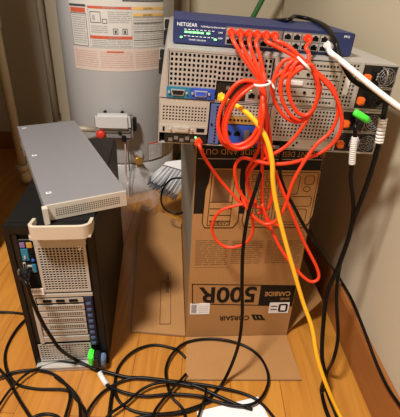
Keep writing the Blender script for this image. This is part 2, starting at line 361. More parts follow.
# ------------------------------------------------------------------ broom behind the box
bz = empty('floor_broom', (-.14, 1.45, .1), label='white broom head with grey bristles lying between heater and cardboard box', cat='broom')
hA, hB = at(166, 164, 1.46), at(190, 171, 1.46)     # socket line of the head
tA, tB = at(148, 182, 1.40), at(175, 198, 1.40)
mb = MB()
for i in range(60):
    t = i/59; j = random.uniform(-.006, .006)
    for k in range(3):
        a = hA.lerp(hB, t)+Vector((0, (k-1)*.010, 0)); b = tA.lerp(tB, t+j)+Vector((random.uniform(-.006, .006), (k-1)*.022, random.uniform(-.006, .006)))
        mid = a.lerp(b, .82)
        mb.tube([a, mid], .0014, M_BRISTLE if (i//4) % 2 else M_WHITEC, 4); mb.tube([mid, b], .0014, M_BRISTLD, 4)
child(mb, 'bristles', bz, 'grey bristles')
up = (hA-tA).normalized()
mb = MB()
ax = (hB-hA).normalized(); dn = ax.cross(up).normalized()
HM = Matrix((( ax.x, dn.x, up.x, hA.x), (ax.y, dn.y, up.y, hA.y), (ax.z, dn.z, up.z, hA.z), (0, 0, 0, 1)))
wl = (hB-hA).length
mb.prism([(-.004, -.016, -.012), (wl+.004, -.016, -.012), (wl+.002, -.016, .012), (wl*.75, -.016, .032), (wl*.45, -.016, .036), (wl*.15, -.016, .018), (-.004, -.016, .004)], (0, .034, 0), M_WHITEC, HM)
child(mb, 'broom_head', bz, 'white plastic head')

# ------------------------------------------------------------------ the carton
BO = Vector((-.0235, .8110, 0)); BW, BD = .294, .56; BYAW = radians(4.8)
OLDM = Matrix.Translation((-.030, .8137, 0)) @ Matrix.Rotation(radians(1.76), 4, 'Z'); NEWI = (Matrix.Translation(BO) @ Matrix.Rotation(BYAW, 4, 'Z')).inverted()
def ft(p_): return tuple(NEWI @ (OLDM @ Vector(p_)))
cart = empty('cardboard_carton', BO, (0, 0, BYAW), label='tall upside-down brown cardboard computer case carton carrying the stacked servers', cat='cardboard box')
zl, zr = .6085, .5955
b = MB()
b.prism([(0, 0, .0005), (BW, 0, .0005), (BW, 0, zr), (.0105, 0, zl)], (0, BD, 0), M_CARD)
for v in b.bm.verts:
    if v.co.y > .1 and v.co.x < .1: v.co.x = -.014 if v.co.z > .1 else 0
e = -.0006
def q(x0, x1, z0, z1, m, y=e): b.box(x0, x1, y, 0.0002, z0, z1, m)
def skew(pts, m, y=e): b.prism([(x, y, z) for x, z in pts], (0, .0004, 0), m)
skew([(.0085, .417), (BW-.001, .417), (BW-.001, .594), (.0118, .606)], M_INK, -.0006)          # black printed top
q(.014, .292, .5565, .5580, M_HLINE, -.0012)
def outline(pts, t, m, y):
    n = len(pts)
    for i in range(n):
        a, c = Vector((pts[i][0], 0, pts[i][1])), Vector((pts[(i+1) % n][0], 0, pts[(i+1) % n][1])); d = (c-a).normalized(); nn = Vector((-d.z, 0, d.x))*t/2; a -= d*t/2; c += d*t/2
        b.prism([(p.x, y, p.z) for p in (a+nn, c+nn, c-nn, a-nn)], (0, .0003, 0), m)
d1 = [(.044, .535), (.112, .535), (.112, .500), (.116, .480), (.116, .395), (.104, .378), (.036, .378), (.030, .392), (.034, .480), (.040, .500)]
skew(d1, M_CARDLT, -.0010); outline(d1, .0018, M_INK, -.0014)
outline([(.048, .530), (.100, .530), (.096, .384), (.042, .384)], .0014, M_INK, -.0014)
skew([(.054, .528), (.094, .528), (.090, .450), (.050, .450)], M_GREYINK, -.0013)
for zz in (.448, .430, .412, .396): q(.046, .098, zz, zz+.0014, M_INK, -.0016)
b.text('CARBIDE', .012, M_INK, XZf(.096, -.0013, .395), True)
d2 = [(.124, .532), (.296, .532), (.2975, .412), (.286, .378), (.132, .380), (.126, .400), (.130, .440), (.123, .500)]
skew(d2, M_CARDLT, -.0010); outline(d2, .0018, M_INK, -.0014)
outline([(.132, .526), (.190, .526), (.188, .388), (.136, .388)], .0012, M_INK, -.0014)
for i in range(3):
    for k in range(7): outline([(.139+i*.016, .520-k*.0175), (.150+i*.016, .520-k*.0175), (.148+i*.016, .508-k*.0175), (.141+i*.016, .508-k*.0175)], .0012, M_INK, -.0014)
def rr(x0, x1, z0, z1, r=.006):
    o = []
    for cx_, cz, a0 in ((x1-r, z1-r, 0), (x0+r, z1-r, 90), (x0+r, z0+r, 180), (x1-r, z0+r, 270)):
        for k in range(4): o.append((cx_+r*cos(radians(a0+k*30)), cz+r*sin(radians(a0+k*30))))
    return o
for R_ in (rr(.204, .250, .470, .518), rr(.262, .284, .496, .518), rr(.262, .278, .478, .490), rr(.204, .286, .438, .464), rr(.204, .280, .394, .430), rr(.196, .292, .386, .526)): outline(R_, .0013, M_INK, -.0014)
b.text('INSIDE AND OUT', .0185, M_CARDLT, XZf(.160, -.0010, .5800), True, sx=.96)
b.text('ELEGANT DESIGN', .0185, M_CARDLT, XZf(.297, -.0010, .5760), True, sx=.80)
# small print columns
for cx0, cx1, zt, zb in ((.016, .098, .338, .262), (.108, .186, .336, .262), (.196, .286, .336, .262)):
    z = zt
    while z > zb:
        x = cx0
        while x < cx1-.006:
            w = random.uniform(.012, .034); q(x, min(x+w, cx1), z, z+.0022, M_GREYINK, -.0004); x += w+.003
        z -= .0062
b.box(.012, .104, -.0003, .0002, .255, .256, M_GREYINK)
# model band
outline([(.012, .201), (.291, .191), (.291, .118), (.014, .132)], .0022, M_INK, -.0010)
skew([(.196, .195), (.291, .191), (.291, .118), (.196, .123)], M_INK, -.0010)
b.text('500R', .076, M_INK, XZf(.188, -.0010, .188), True, sx=.97, bold=.0016)
b.text('CARBIDE', .021, M_CARDLT, XZf(.281, -.0016, .171), True, sx=.84, bold=.0004)
b.text('SERIES', .010, M_CARDLT, XZf(.281, -.0016, .149), True)
b.text('CORSAIR', .024, M_INK, XZf(.176, -.0008, .084), True, sx=.86, bold=.0003)
for dx in (0, .011, .022):                              # the little sails
    skew([(.182+dx, .086), (.190+dx, .083), (.194+dx, .074), (.202+dx, .066), (.192+dx, .066), (.186+dx, .074)], M_INK, -.0009-dx*.01)
skew([(.180, .088), (.212, .086), (.206, .082), (.182, .083)], M_INK, -.0008)
q(.008, .062, .093, .132, M_PAPER, -.0012)              # bar code stickers
for i in range(9): q(.012+i*.0016, .0128+i*.0016, .098, .128, M_HINK, -.0015)
for k in range(4): q(.032, .058, .100+k*.007, .1015+k*.007, M_HLINE, -.0015)
q(.228, .284, .092, .132, M_PAPER, -.0012); b.prism([(x, -.0017, z) for x, z in rr(.254, .280, .097, .127)], (0, .0003, 0), M_INK); q(.260, .274, .103, .121, M_PAPER, -.0020)
for k in range(2): q(.232, .250, .104+k*.012, .108+k*.012, M_HINK, -.0015)
# grey-brown patch over most of the left side
b.prism([(.0096, .012, .560), (.0036, .012, .215), (-.0052, .50, .215), (-.0122, .50, .560)], (-.0006, 0, 0), mat('carton_side_grey_patch', (128, 116, 100), .6, noise=.06, nscale=12))
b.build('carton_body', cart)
def flap(pts, t=.0045, m=M_CARD):
    f = MB(); f.prism(pts, (0, 0, t), m)
    return f
# flaps in carton space
e1, e2 = ft((.309, -.138, .0008)), ft((.007, -.143, .0008)); f = flap([(0.0, -.002, .0008), (BW-.002, -.002, .0008), e1, e2])
f.prism([e2, e1, (e1[0], e1[1]-.002, .0008), (e2[0], e2[1]-.002, .0008)], (0, 0, .0040), M_CARDE)
f.build('front_flap', cart)
f = MB()
f.prism([(-.003, .004, .0008), (-.003, .60, .012), (-.176, .735, .030), (-.158, .026, .0008)], (0, 0, .0060), M_CARD)
f.prism([(-.158, .023, .0006), (-.003, .001, .0006), (-.003, .004, .0006), (-.158, .026, .0006)], (0, 0, .0062), M_CARDE)
sl = lambda x0, x1, y0, y1, zz=0: f.prism([(x0, y0, .0073+(y0-.02)*.020+(-x0)*.02), (x1, y0, .0073+(y0-.02)*.020+(-x1)*.02), (x1, y1, .0073+(y1-.02)*.020+(-x1)*.02), (x0, y1, .0073+(y1-.02)*.020+(-x0)*.02)], (0, 0, .0008), M_GREYINK)
for (x0, x1, y0, y1) in ((-.078, -.0765, .045, .23), (-.046, -.0445, .045, .28), (-.078, -.045, .045, .047), (-.078, -.045, .229, .231), (-.060, -.0585, .231, .28), (-.060, -.045, .279, .281), (-.060, -.050, .18, .225), (-.056, -.050, .24, .27)):
    sl(x0, x1, y0, y1)
f.build('side_flap', cart)
f = MB(); f.prism([(BW+.002, .010, .001), ft((.402, .066, .088)), ft((.372, .33, .120)), (BW+.002, .30, .001)], (0, 0, .0055), M_CARD)
f.build('side_flap', cart)

# ------------------------------------------------------------------ servers
SR0 = Euler((0, radians(2.35), radians(2.63)), 'XYZ'); SR = Euler((0, radians(2.45), radians(4.5)), 'XYZ'); SO = Vector((-.0775, .7617, .6118)) + (SR0.to_matrix()-SR.to_matrix()) @ Vector((.22, 0, .09)); SM = Matrix.LocRotScale(SO, SR, None)
X0, X1, DEP = -.012, .434, .64
def server(z0, label):
    r = empty('rack_server', SM @ Vector((0, 0, z0)), SR, label=label, cat='server'); r['group'] = None; del r['group']; return r
def shift(mb, z0):
    for v in mb.bm.verts: v.co.z -= z0
    return mb
def chassis(r, z0, z1, X0=X0):
    c = MB(); t = .0016
    c.box(X0, X1, 0, DEP, z0, z0+t, M_STEEL); c.box(X0, X1, 0, DEP, z1-t, z1, M_STEEL)
    c.box(X0, X0+t, 0, DEP, z0+t, z1-t, M_STEEL); c.box(X1-t, X1, 0, DEP, z0+t, z1-t, M_STEEL)
    c.box(X0+t, X1-t, .030, DEP, z0+t, z1-t, M_DARK)
    shift(c, z0).build('chassis', r)
    for sx in (-1, 1):
        e_ = MB(); a, b2 = (X0-.020, X0) if sx < 0 else (X1, X1+.020)
        e_.box(a, b2, DEP-.004, DEP, z0+.004, z1-.004, M_STEEL); e_.box(a+.001, b2, DEP-.030, DEP-.004, z0+.006, z0+.050, M_BLACK, .002); e_.box(a+.003, b2, DEP-.014, DEP-.004, z0+.054, z0+.080, M_BLACK, .002)
        shift(e_, z0).build('rack_ear', r)
def socket(r, z0, x, z, name='serial_port', m=M_BLACK, w=.030):
    s_ = MB(); h = .0055
    s_.prism([(x-w*.36, -.004, z+h), (x+w*.36, -.004, z+h), (x+w*.29, -.004, z-h), (x-w*.29, -.004, z-h)], (0, .005, 0), M_STEEL)
    s_.prism([(x-w*.31, -.0046, z+h*.7), (x+w*.31, -.0046, z+h*.7), (x+w*.25, -.0046, z-h*.7), (x-w*.25, -.0046, z-h*.7)], (0, .001, 0), m)
    for k in range(5): s_.box(x-.0065+k*.003, x-.0055+k*.003, -.0050, -.0045, z+.0012, z+.0022, M_DARK)
    for sx in (-1, 1): s_.cyl((x+sx*w*.46, -.005, z), (x+sx*w*.46, .001, z), .0022, M_STEEL, 6)
    return shift(s_, z0).build(name, r)
def jack(mb, x, z, w=.0125, h=.010, y=0, rim=M_STEEL):
    mb.box(x-w/2-.0012, x+w/2+.0012, y-.0008, y+.004, z-h/2-.0012, z+h/2+.0012, rim); mb.box(x-w/2, x+w/2, y-.0012, y+.002, z-h/2, z+h/2*.5, M_DARK); mb.box(x-w*.22, x+w*.22, y-.0012, y+.002, z, z+h/2, M_DARK)
def psu(r, z0, x0, x1, za, zb, greenplug=False):
    p_ = MB(); p_.box(x0, x1, .001, .028, za, zb, M_BLACK, .001)
    p_.box(x0, x1, 0, .003, zb-.0015, zb, M_STEEL); p_.box(x0, x1, 0, .003, za, za+.0015, M_STEEL)
    o = shift(p_, z0).build('power_supply', r)
    w = x1-x0; cz = (za+zb)/2; fx = x1-.020
    g = MB()
    for rad in (.016, .0115, .007): g.tube([(fx+rad*cos(a*pi/12), -.004, cz+rad*sin(a*pi/12)) for a in range(25)], .0008, M_STEELD, 6, False)
    for a in range(4): g.cyl((fx+.017*cos(a*pi/4), -.0035, cz+.017*sin(a*pi/4)), (fx-.017*cos(a*pi/4), -.0035, cz-.017*sin(a*pi/4)), .0008, M_STEELD, 6)
    g.cyl((fx, -.003, cz), (fx, .002, cz), .006, M_DARK, 16)
    shift(g, z0).build('fan_guard', o)
    l = MB(); l.box(x0+.002, x0+.014, -.012, .002, cz-.011, cz+.003, M_ORLATCH, .0018); l.box(x0+.004, x0+.012, -.014, -.011, cz-.008, cz, M_ORLATCH, .001)
    shift(l, z0).build('release_latch', o)['label'] = 'orange release latch'
    s_ = MB(); s_.box(x0+.018, x0+.036, -.003, .002, cz-.013, cz+.013, M_BLACK, .002); s_.box(x0+.021, x0+.033, -.0035, -.0025, cz-.009, cz+.009, M_DARK)
    for k in (-1, 0, 1): s_.box(x0+.0262, x0+.0278, -.005, -.003, cz+k*.005-.0015, cz+k*.005+.0015, M_STEEL)
    shift(s_, z0).build('power_inlet', o)
    h = MB(); h.tube(spline([(x0+.036, 0, cz-.016), (x0+.038, -.016, cz-.012), (x0+.038, -.018, cz+.010), (x0+.036, 0, cz+.016)], 5), .0018, M_STEELD, 8)
    shift(h, z0).build('pull_handle', o)

def bracket(r, z0, x0, x1, za, zb, style=0, name='expansion_bracket', m=None):
    b2 = MB(); m = m or M_STEELW; b2.box(x0, x1, -.0015, .002, za, zb, m, .0006)
    if style == 0: b2.holes(x0+.010, x1-.006, za+.002, zb-.002, M_DARK, .0062, .0036, -.0019)
    elif style == 1:
        b2.box(x0+.010, x0+.050, -.003, .001, za+.003, zb-.003, M_WHITEC, .001); b2.holes(x0+.056, x1-.004, za+.002, zb-.002, M_DARK, .006, .0034, -.0019)
    elif style == 2:
        b2.holes(x0+.010, x0+.040, za+.002, zb-.002, M_DARK, .0058, .0034, -.0019); b2.cyl((x0+.056, -.003, (za+zb)/2), (x0+.056, 0, (za+zb)/2), .003, M_DARK, 10); b2.holes(x0+.070, x1-.004, za+.002, zb-.002, M_DARK, .0058, .0034, -.0019)
    b2.cyl((x0+.004, -.003, (za+zb)/2), (x0+.004, -.001, (za+zb)/2), .0022, M_DARK, 8)
    return shift(b2, z0).build(name, r)

# ---- upper server
ZU = .0900
s1 = server(ZU, 'upper rack server directly under the blue network switch, with teal and blue port plate'); chassis(s1, ZU, .178, .0005)
g = MB(); g.prism([(.0004, 0, .176), (.0004, 0, .0905), (-.0125, 0, .0905), (-.0110, 0, .112), (-.0010, 0, .176)], (0, .60, 0), M_STEEL); shift(g, ZU).build('side_rail', s1)
g = MB(); g.grille(.0045, .0925, .1125, .1725, M_STEEL, .0083, .0034, 0, .0015); g.grille(.0925, .1930, .1275, .1725, M_STEEL, .0083, .0034, 0, .0015)
g.box(.0005, .0030, 0, .004, .112, .1764, M_STEEL); g.box(.001, .196, 0, .004, .1735, .1768, M_STEEL); g.box(.001, .0925, 0, .004, .1100, .1120, M_STEEL)
shift(g, ZU).build('perforated_panel', s1)
g = MB(); g.box(.001, .046, -.002, .004, .0905, .1115, M_TEAL, .0008); g.box(.046, .092, -.002, .004, .0905, .1115, M_BLUE, .0008)
pp = shift(g, ZU).build('port_plate', s1); pp['label'] = 'teal and blue port plate'
socket(pp, ZU, .022, .1015, 'serial_port', M_BLACK, .036); socket(pp, ZU, .065, .1015, 'vga_port', M_VGA, .034)
g = MB(); g.box(.094, .150, -.001, .006, .0925, .1245, M_BLACK, .001); g.box(.112, .119, -.0016, 0, .112, .119, M_STEELD)
g.box(.098, .110, -.0018, 0, .0950, .1050, M_STEELW); g.box(.1, .108, -.0022, 0, .0965, .1005, M_DARK)
shift(g, ZU).build('usb_panel', s1)
g = MB(); g.box(.150, .196, 0, .004, .0918, .1250, M_STEEL, .0008); jack(g, .162, .104); jack(g, .181, .104); g.box(.157, .160, -.001, .001, .113, .116, M_LED); g.box(.176, .179, -.001, .001, .113, .116, M_LEDA)
shift(g, ZU).build('ethernet_port', s1)
g = MB(); g.box(.1965, .2045, -.003, .01, .0918, .1764, M_STEEL, .001); shift(g, ZU).build('divider_post', s1)
g = MB(); g.box(.325, .3285, -.002, .01, .0918, .1764, M_STEEL, .0008); shift(g, ZU).build('divider_post', s1)
g = MB(); g.box(.3595, .3655, -.003, .012, .0918, .1764, M_STEEL, .001); shift(g, ZU).build('divider_post', s1)
for k, st in enumerate((0, 2, 1, 2, 0)):
    za = .0925+k*.0167; bracket(s1, ZU, .206, .3245, za, za+.0150, st)
g = MB(); g.grille(.3300, .3580, .094, .175, M_STEEL, .0072, .0030, 0, .0015, .0015)
g.box(.336, .346, -.001, .0015, .118, .150, M_PAPER)
shift(g, ZU).build('perforated_panel', s1)
psu(s1, ZU, .3670, .4318, .1350, .1762); psu(s1, ZU, .3670, .4318, .0920, .1335)

# ---- lower server
s2 = server(0, 'lower rack server of the stack, resting on the cardboard carton'); chassis(s2, 0, .0885)
g = MB(); g.grille(-.006, .080, .046, .076, M_STEELW, .0060, .0027, 0, .0015, .004); g.box(-.0104, .084, 0, .002, .080, .0868, M_STEELW); g.box(-.0104, .084, 0, .002, .0385, .042, M_STEELW); g.build('perforated_panel', s2)
g = MB(); g.box(-.0104, .084, -.001, .004, .0215, .0385, M_STEELW, .0006); g.box(.062, .078, -.0015, 0, .026, .034, M_DARK); g.box(-.004, 0, -.0015, 0, .025, .034, M_DARK)
pp = g.build('port_plate', s2); socket(pp, 0, .032, .030, 'dvi_port', M_STEELW, .046)
g = MB(); g.box(0, .084, -.002, .004, .0025, .0205, M_BLACK, .001)
for k in range(6): g.box(.008+k*.011, .016+k*.011, -.0028, 0, .005+(k % 2)*.004, .012+(k % 2)*.004, M_STEELD)
g.box(.060, .063, -.003, 0, .014, .017, M_LED); g.build('network_card', s2)
bracket(s2, 0, .087, .108, .004, .084, 0, 'blue_bracket', mat('blue_bracket_tint', (88, 104, 156), .45, .2, noise=.08))
g = MB(); g.box(.111, .203, -.001, .004, .006, .045, M_BLUE, .0008); jack(g, .126, .028); jack(g, .144, .028)
for k in range(3): g.box(.158+k*.014, .168+k*.014, -.0016, 0, .016, .036, M_STEELD)
pp = g.build('port_panel', s2); socket(pp, 0, .180, .0125, 'vga_port', M_VGA, .030)
g = MB(); g.box(.111, .203, -.001, .003, .047, .062, M_GOLD, .0006); g.holes(.116, .198, .050, .060, M_DARK, .007, .004, -.0014); g.grille(.112, .202, .064, .084, M_STEELW, .0072, .0032, 0, .0015, .001); g.build('perforated_panel', s2)
g = MB(); g.box(.2045, .2115, -.002, .01, .0018, .0867, M_STEEL, .001); g.build('divider_post', s2)
g = MB(); g.box(.344, .3485, -.002, .01, .0018, .0867, M_STEEL, .001); g.build('divider_post', s2)
g = MB(); g.grille(.2135, .342, .026, .084, M_STEEL, .0072, .0032, 0, .0015, .0015); g.box(.2135, .342, -.001, .003, .003, .024, M_STEEL, .0006)
for k in range(2):
    for dx in (0, .006): g.cyl((.262+dx+k*.04, -.002, .010+dx), (.262+dx+k*.04, 0, .010+dx), .0024, M_DARK, 8)
g.box(.218, .252, -.0016, 0, .008, .018, M_DARK); g.build('perforated_panel', s2)
psu(s2, 0, .3495, .4318, .0460, .0867); psu(s2, 0, .3495, .4318, .0020, .0445)

# ------------------------------------------------------------------ network switch
SWO = Vector((.009, .052, .1785)); sw = empty('network_switch', SM @ SWO, SR, label='dark blue network switch on top of the servers with green lights and orange plugs', cat='network switch')
SW, SH, SD = .348, .0425, .205
g = MB(); g.box(0, SW, 0, SD, .001, SH, M_SWITCH, .0015)
g.text('NETGEAR', .0086, M_WHITEINK, XZf(.006, -.0002, .0318))
g.text('10/100 Mbps Fast Ethernet Switch', .0040, M_WHITEINK, XZf(.050, -.0002, .0322), sx=.85)
for k in range(8): g.box(.020+k*.0074, .0245+k*.0074, -.0004, .0004, .0262, .0272, M_WHITEINK); g.box(.020+k*.0074, .0245+k*.0074, -.0004, .0004, .0148, .0158, M_WHITEINK)
g.text('LINK', .004, M_WHITEINK, XZf(.084, -.0002, .024)); g.text('100M', .004, M_WHITEINK, XZf(.084, -.0002, .014))
g.text('POWER  COLLISION', .0035, M_WHITEINK, XZf(.030, -.0002, .008)); g.text('PRO', .006, M_WHITEINK, XZf(.326, -.0002, .034))
g.build('switch_case', sw)
g = MB()
for k in range(5): g.box(.021+k*.0074, .027+k*.0074, -.0012, .0004, .0208, .0236, M_LED)
g.box(.0620, .0685, -.0012, .0004, .0208, .0236, M_LED); g.box(.013, .017, -.0012, .0004, .0114, .0140, M_LED); g.box(.077, .082, -.0012, .0004, .0114, .0140, M_LED)
g.build('status_light', sw)['label'] = 'green status lights'
g = MB(); g.box(.098, .206, -.0015, .003, .006, .0370, M_STEELD, .0008)
for k in range(6): jack(g, .107+k*.0163, .0285, y=-.001); jack(g, .107+k*.0163, .0125, y=-.001)
g.build('port_block', sw)
g = MB(); g.box(.2075, .3000, -.0015, .003, .006, .0370, M_STEELD, .0008)
for k in range(5): jack(g, .2165+k*.0180, .0285, y=-.001); jack(g, .2165+k*.0180, .0125, y=-.001)
g.build('port_block', sw)
SWM = Matrix.LocRotScale(SM @ SWO, SR, None)

# ------------------------------------------------------------------ cables
def cable(name, pts, r, m, label, cat='cable', group=None, parts=None, sub_=7):
    w = []
    for p_ in pts:
        if isinstance(p_, Vector): w.append(p_)
        elif p_[2] == 'f': w.append(onfloor(p_[0], p_[1], (p_[3] if len(p_) > 3 else 0)+r+.0006))
        else: w.append(at(*p_))
    rt = empty(name, w[0], label=label, cat=cat, group=group) if parts else None
    mb_ = MB().tube(spline(w, sub_), r, m, 8)
    if not parts:
        o = mb_.build(name); tag(o, label, cat, group); return o
    child(mb_, 'cable_jacket', rt)
    for nm, fn in parts:
        fn_mb = fn(w); child(fn_mb, nm, rt)
    return rt
def boot(pos, m=M_ORANGE, r=.0058, L_=.020):         # rj45 plug with rubber boot on switch/server face
    def f(w):
        d = SM.to_3x3() @ Vector((0, -1, 0)); u = SM.to_3x3() @ Vector((0, 0, 1)); x = SM.to_3x3() @ Vector((1, 0, 0))
        Mx = Matrix(((x.x, d.x, u.x, pos.x), (x.y, d.y, u.y, pos.y), (x.z, d.z, u.z, pos.z), (0, 0, 0, 1)))
        mb_ = MB(); mb_.box(-.0058, .0058, .0005, .012, -.0045, .0045, m, .0012, Mx); mb_.box(-.0072, .0072, .008, L_, -.0062, .0062, m, .0028, Mx); mb_.box(-.002, .002, .004, .016, .0040, .0080, m, .0008, Mx)
        return mb_
    return f
def swport(k, up=True, x=None, z=None): return SWM @ Vector(((.107+k*.0163) if x is None else x, -.0012, (.0285 if up else .0125) if z is None else z))
out = SM.to_3x3() @ Vector((0, -1, 0))
def wander(pts, amp=.0015):
    return pts
TIE1 = (262, 81, .715); TIE2 = (303, 62, .715)
CA, LA = 'cable', 'orange network cable, '
G1 = 'orange network cables coiled on the left'; G2 = 'orange network cables coiled on the right'
coil1 = [(241, 82), (226, 99), (218, 122), (222, 142), (235, 149), (251, 143), (261, 127), (265, 103), (262, 84)]
coil2 = [(285, 60), (274, 79), (274, 99), (284, 116), (298, 122), (311, 113), (318, 92), (313, 72), (303, 63)]
def coil(cs, ox, oy, sx, sy, Y, dy):
    cx_ = sum(c[0] for c in cs)/len(cs); cy_ = sum(c[1] for c in cs)/len(cs)
    return [(cx_+(c[0]-cx_)*sx+ox, cy_+(c[1]-cy_)*sy+oy, Y+dy*i/len(cs)) for i, c in enumerate(cs)]
RO = .0035
tails = [
  [(262, 97, .700), (266, 125, .705), (263, 150, .705), (262, 176, .72), (263, 205, .73), (268, 228, .735)],
  [(265, 100, .700), (262, 130, .700), (266, 152, .70), (275, 172, .70), (283, 192, .70), (291, 211, .70), (304, 242, .70), (317, 268, .695), (318, 279, .69), (309, 281, .69), (295, 268, .70), (281, 249, .71), (270, 226, .72), (262, 204, .725)],
  [(262, 99, .708), (258, 128, .71), (259, 147, .715), (253, 160, .72), (247, 172, .735), (250, 190, .74), (256, 203, .74)],
  [(264, 100, .712), (268, 120, .715), (271, 150, .72), (272, 180, .735), (270, 205, .74), (258, 214, .74)],
]
labels1 = ['from the leftmost switch port into the left coil', 'from the second switch port, ending in the lowest right hand loop', 'from the third switch port, tied into the left coil', 'from the fourth switch port, tied into the left coil']
routes = [[(233, 40, .735), (243, 57, .722), (253, 71, .716)], [(241, 42, .733), (248, 57, .720), (256, 71, .713)], [(249, 42, .731), (254, 58, .718), (259, 71, .711)], [(256, 42, .731), (260, 57, .718), (263, 71, .713)]]
for k in range(4):
    P0 = swport(k); c = coil(coil1, (0, 2, -1, 3)[k], (0, 3, -2, 5)[k], (1, .88, .94, .80)[k], (1, .9, .95, .84)[k], .712-.006*k, -.010)
    cable('network_cable', [P0+out*.018, P0+out*.030+Vector((0, 0, -.003))]+routes[k]+[(260+k*1.6, 81, .712-.002*k)]+[(264-k, 90, .708)]+c[::-1][1:]+[(258+k, 84, .704)]+tails[k], RO, M_ORANGE, 'orange network cable '+labels1[k], 'cable', G1, [('plug', boot(P0))])
tails2 = [
  [(322, 79, .705), (336, 97, .700), (342, 121, .700), (337, 138, .705), (325, 150, .710), (308, 158, .712), (290, 163, .70), (272, 164, .70), (256, 161, .705), (242, 158, .71), (235, 168, .715), (238, 188, .72), (246, 200, .72), (256, 207, .72)],
  [(320, 75, .71), (334, 90, .71), (338, 112, .708), (331, 131, .708), (316, 145, .705), (302, 165, .70), (292, 184, .70), (285, 206, .70), (277, 220, .70), (265, 224, .705), (253, 216, .71), (245, 204, .715), (240, 190, .73)],
  [(318, 80, .715), (320, 92, .71), (311, 113, .70), (298, 133, .70), (285, 147, .70), (268, 157, .705), (254, 166, .72), (247, 182, .735), (252, 200, .74)],
]
labels2 = ['from the fifth switch port, forming the widest right coil', 'from the sixth switch port into the right coil', 'from the lone port right of the others into the right coil']
routes2 = [[(266, 41, .733), (279, 48, .722), (292, 55, .716)], [(275, 40, .731), (288, 46, .720), (297, 54, .714)], [(306, 47, .733), (309, 55, .722)]]
ports2 = [swport(4), swport(5), swport(0, True, .2525)]
for k in range(3):
    P0 = ports2[k]; c = coil(coil2, (0, 4, 8)[k], (0, 0, -2)[k], (1, .82, .66)[k], (1, .94, .86)[k], .712-.006*k, -.010)
    cable('network_cable', [P0+out*.018, P0+out*.030+Vector((0, 0, -.003))]+routes2[k]+[(303+k*2, 62+k, .712-.002*k)]+c+c[1:-1]+[(306+k*2, 66, .706)]+tails2[k], RO, M_ORANGE, 'orange network cable '+labels2[k], 'cable', G2, [('plug', boot(P0))])
NP = SM @ Vector((.067, -.003, .010))
cable('network_cable', [NP+out*.018, (200, 147, .72), (206, 160, .735), (221, 181, .755), (238, 200, .75), (248, 209, .745), (253, 222, .745), (251, 236, .745), (242, 245, .75), (226, 247, .755), (215, 238, .76), (212, 226, .76), (219, 212, .755), (234, 206, .75), (249, 204, .745), (261, 209, .74), (270, 221, .74), (283, 228, .745)], RO, M_ORANGE,
      'orange network cable from the lower server making a round loop on the carton', 'cable', None, [('plug', boot(NP))])
def tie(px, py, name, lab, rx, rz, ang):
    c = at(px, py, .706); pts = [c+Vector((rx*cos(a)*cos(ang)-0*sin(ang), rz*sin(a), rx*cos(a)*sin(ang)))+Vector((0, -.002, 0)) for a in [2*pi*i/24 for i in range(25)]]
    tag(MB().tube(pts, .0022, M_WHITEC, 8).tube([pts[0], pts[0]+Vector((.008, -.006, -.010))], .0020, M_WHITEC, 6).build(name), lab, 'cable tie')
tie(262, 83, 'cable_tie', 'white tie around the orange cables at the left coil', .014, .018, radians(10))
tie(304, 64, 'cable_tie', 'white tie around the orange cables at the right coil', .015, .018, radians(-40))

# yellow
YP = SM @ Vector((.103, -.003, .1005))
cable('network_cable', [YP+out*.018, (231, 103, .715), (243, 110, .705), (255, 121, .697), (266, 138, .69), (272, 160, .685), (273, 182, .685), (277, 208, .685), (285, 240, .68), (295, 275, .672), (303, 302, .665), (312, 328, .65), (317, 356, .63), (326, 384, .61), (340.5, 417, 'f'), onfloor(352, 440, .006)], .0048, M_YELLOW, 'yellow network cable hanging from the upper server down to the floor', 'cable', None, [('plug', boot(YP, M_YELLOW, .006, .024))])
# white
WP = SWM @ Vector((.2935, -.0012, .0190))
cable('network_cable', [WP+out*.018, (330, 52, .728), (340, 60, .715), (352, 70, .70), (370, 85, .68), (388, 99, .665), (402, 109, .655), (418, 117, .65)], .0048, M_WHITEC, 'thick white network cable leading from the blue switch off to the right', 'cable', None, [('plug', boot(WP, M_WHITEC, .007, .024))])
# black over the switch
SWI = SWM.inverted()
def onswitch(px, py):
    o_ = SWI @ CAM; d_ = SWI.to_3x3() @ _ray(px, py); t_ = (SH+.0055-o_.z)/d_.z; h_ = o_+d_*t_
    if t_ < 0 or h_.y > SD: h_ = o_+d_*((SD-o_.y)/d_.y)
    return SWM @ h_
cable('power_cable', [SWM @ Vector((.222, SD+.012, .006)), SWM @ Vector((.224, SD+.016, .034)), onswitch(288, 20), onswitch(295, 16.5), onswitch(312, 20), onswitch(326, 27), at(335, 40, .755), at(338, 52, .735), at(344, 66, .725), (352, 79, .715), (367, 89, .70), (384, 99, .69), (402, 110, .68), (420, 120, .67)], .0046, M_BLACKC, 'black power cable draped over the blue switch and off to the right', 'cable')
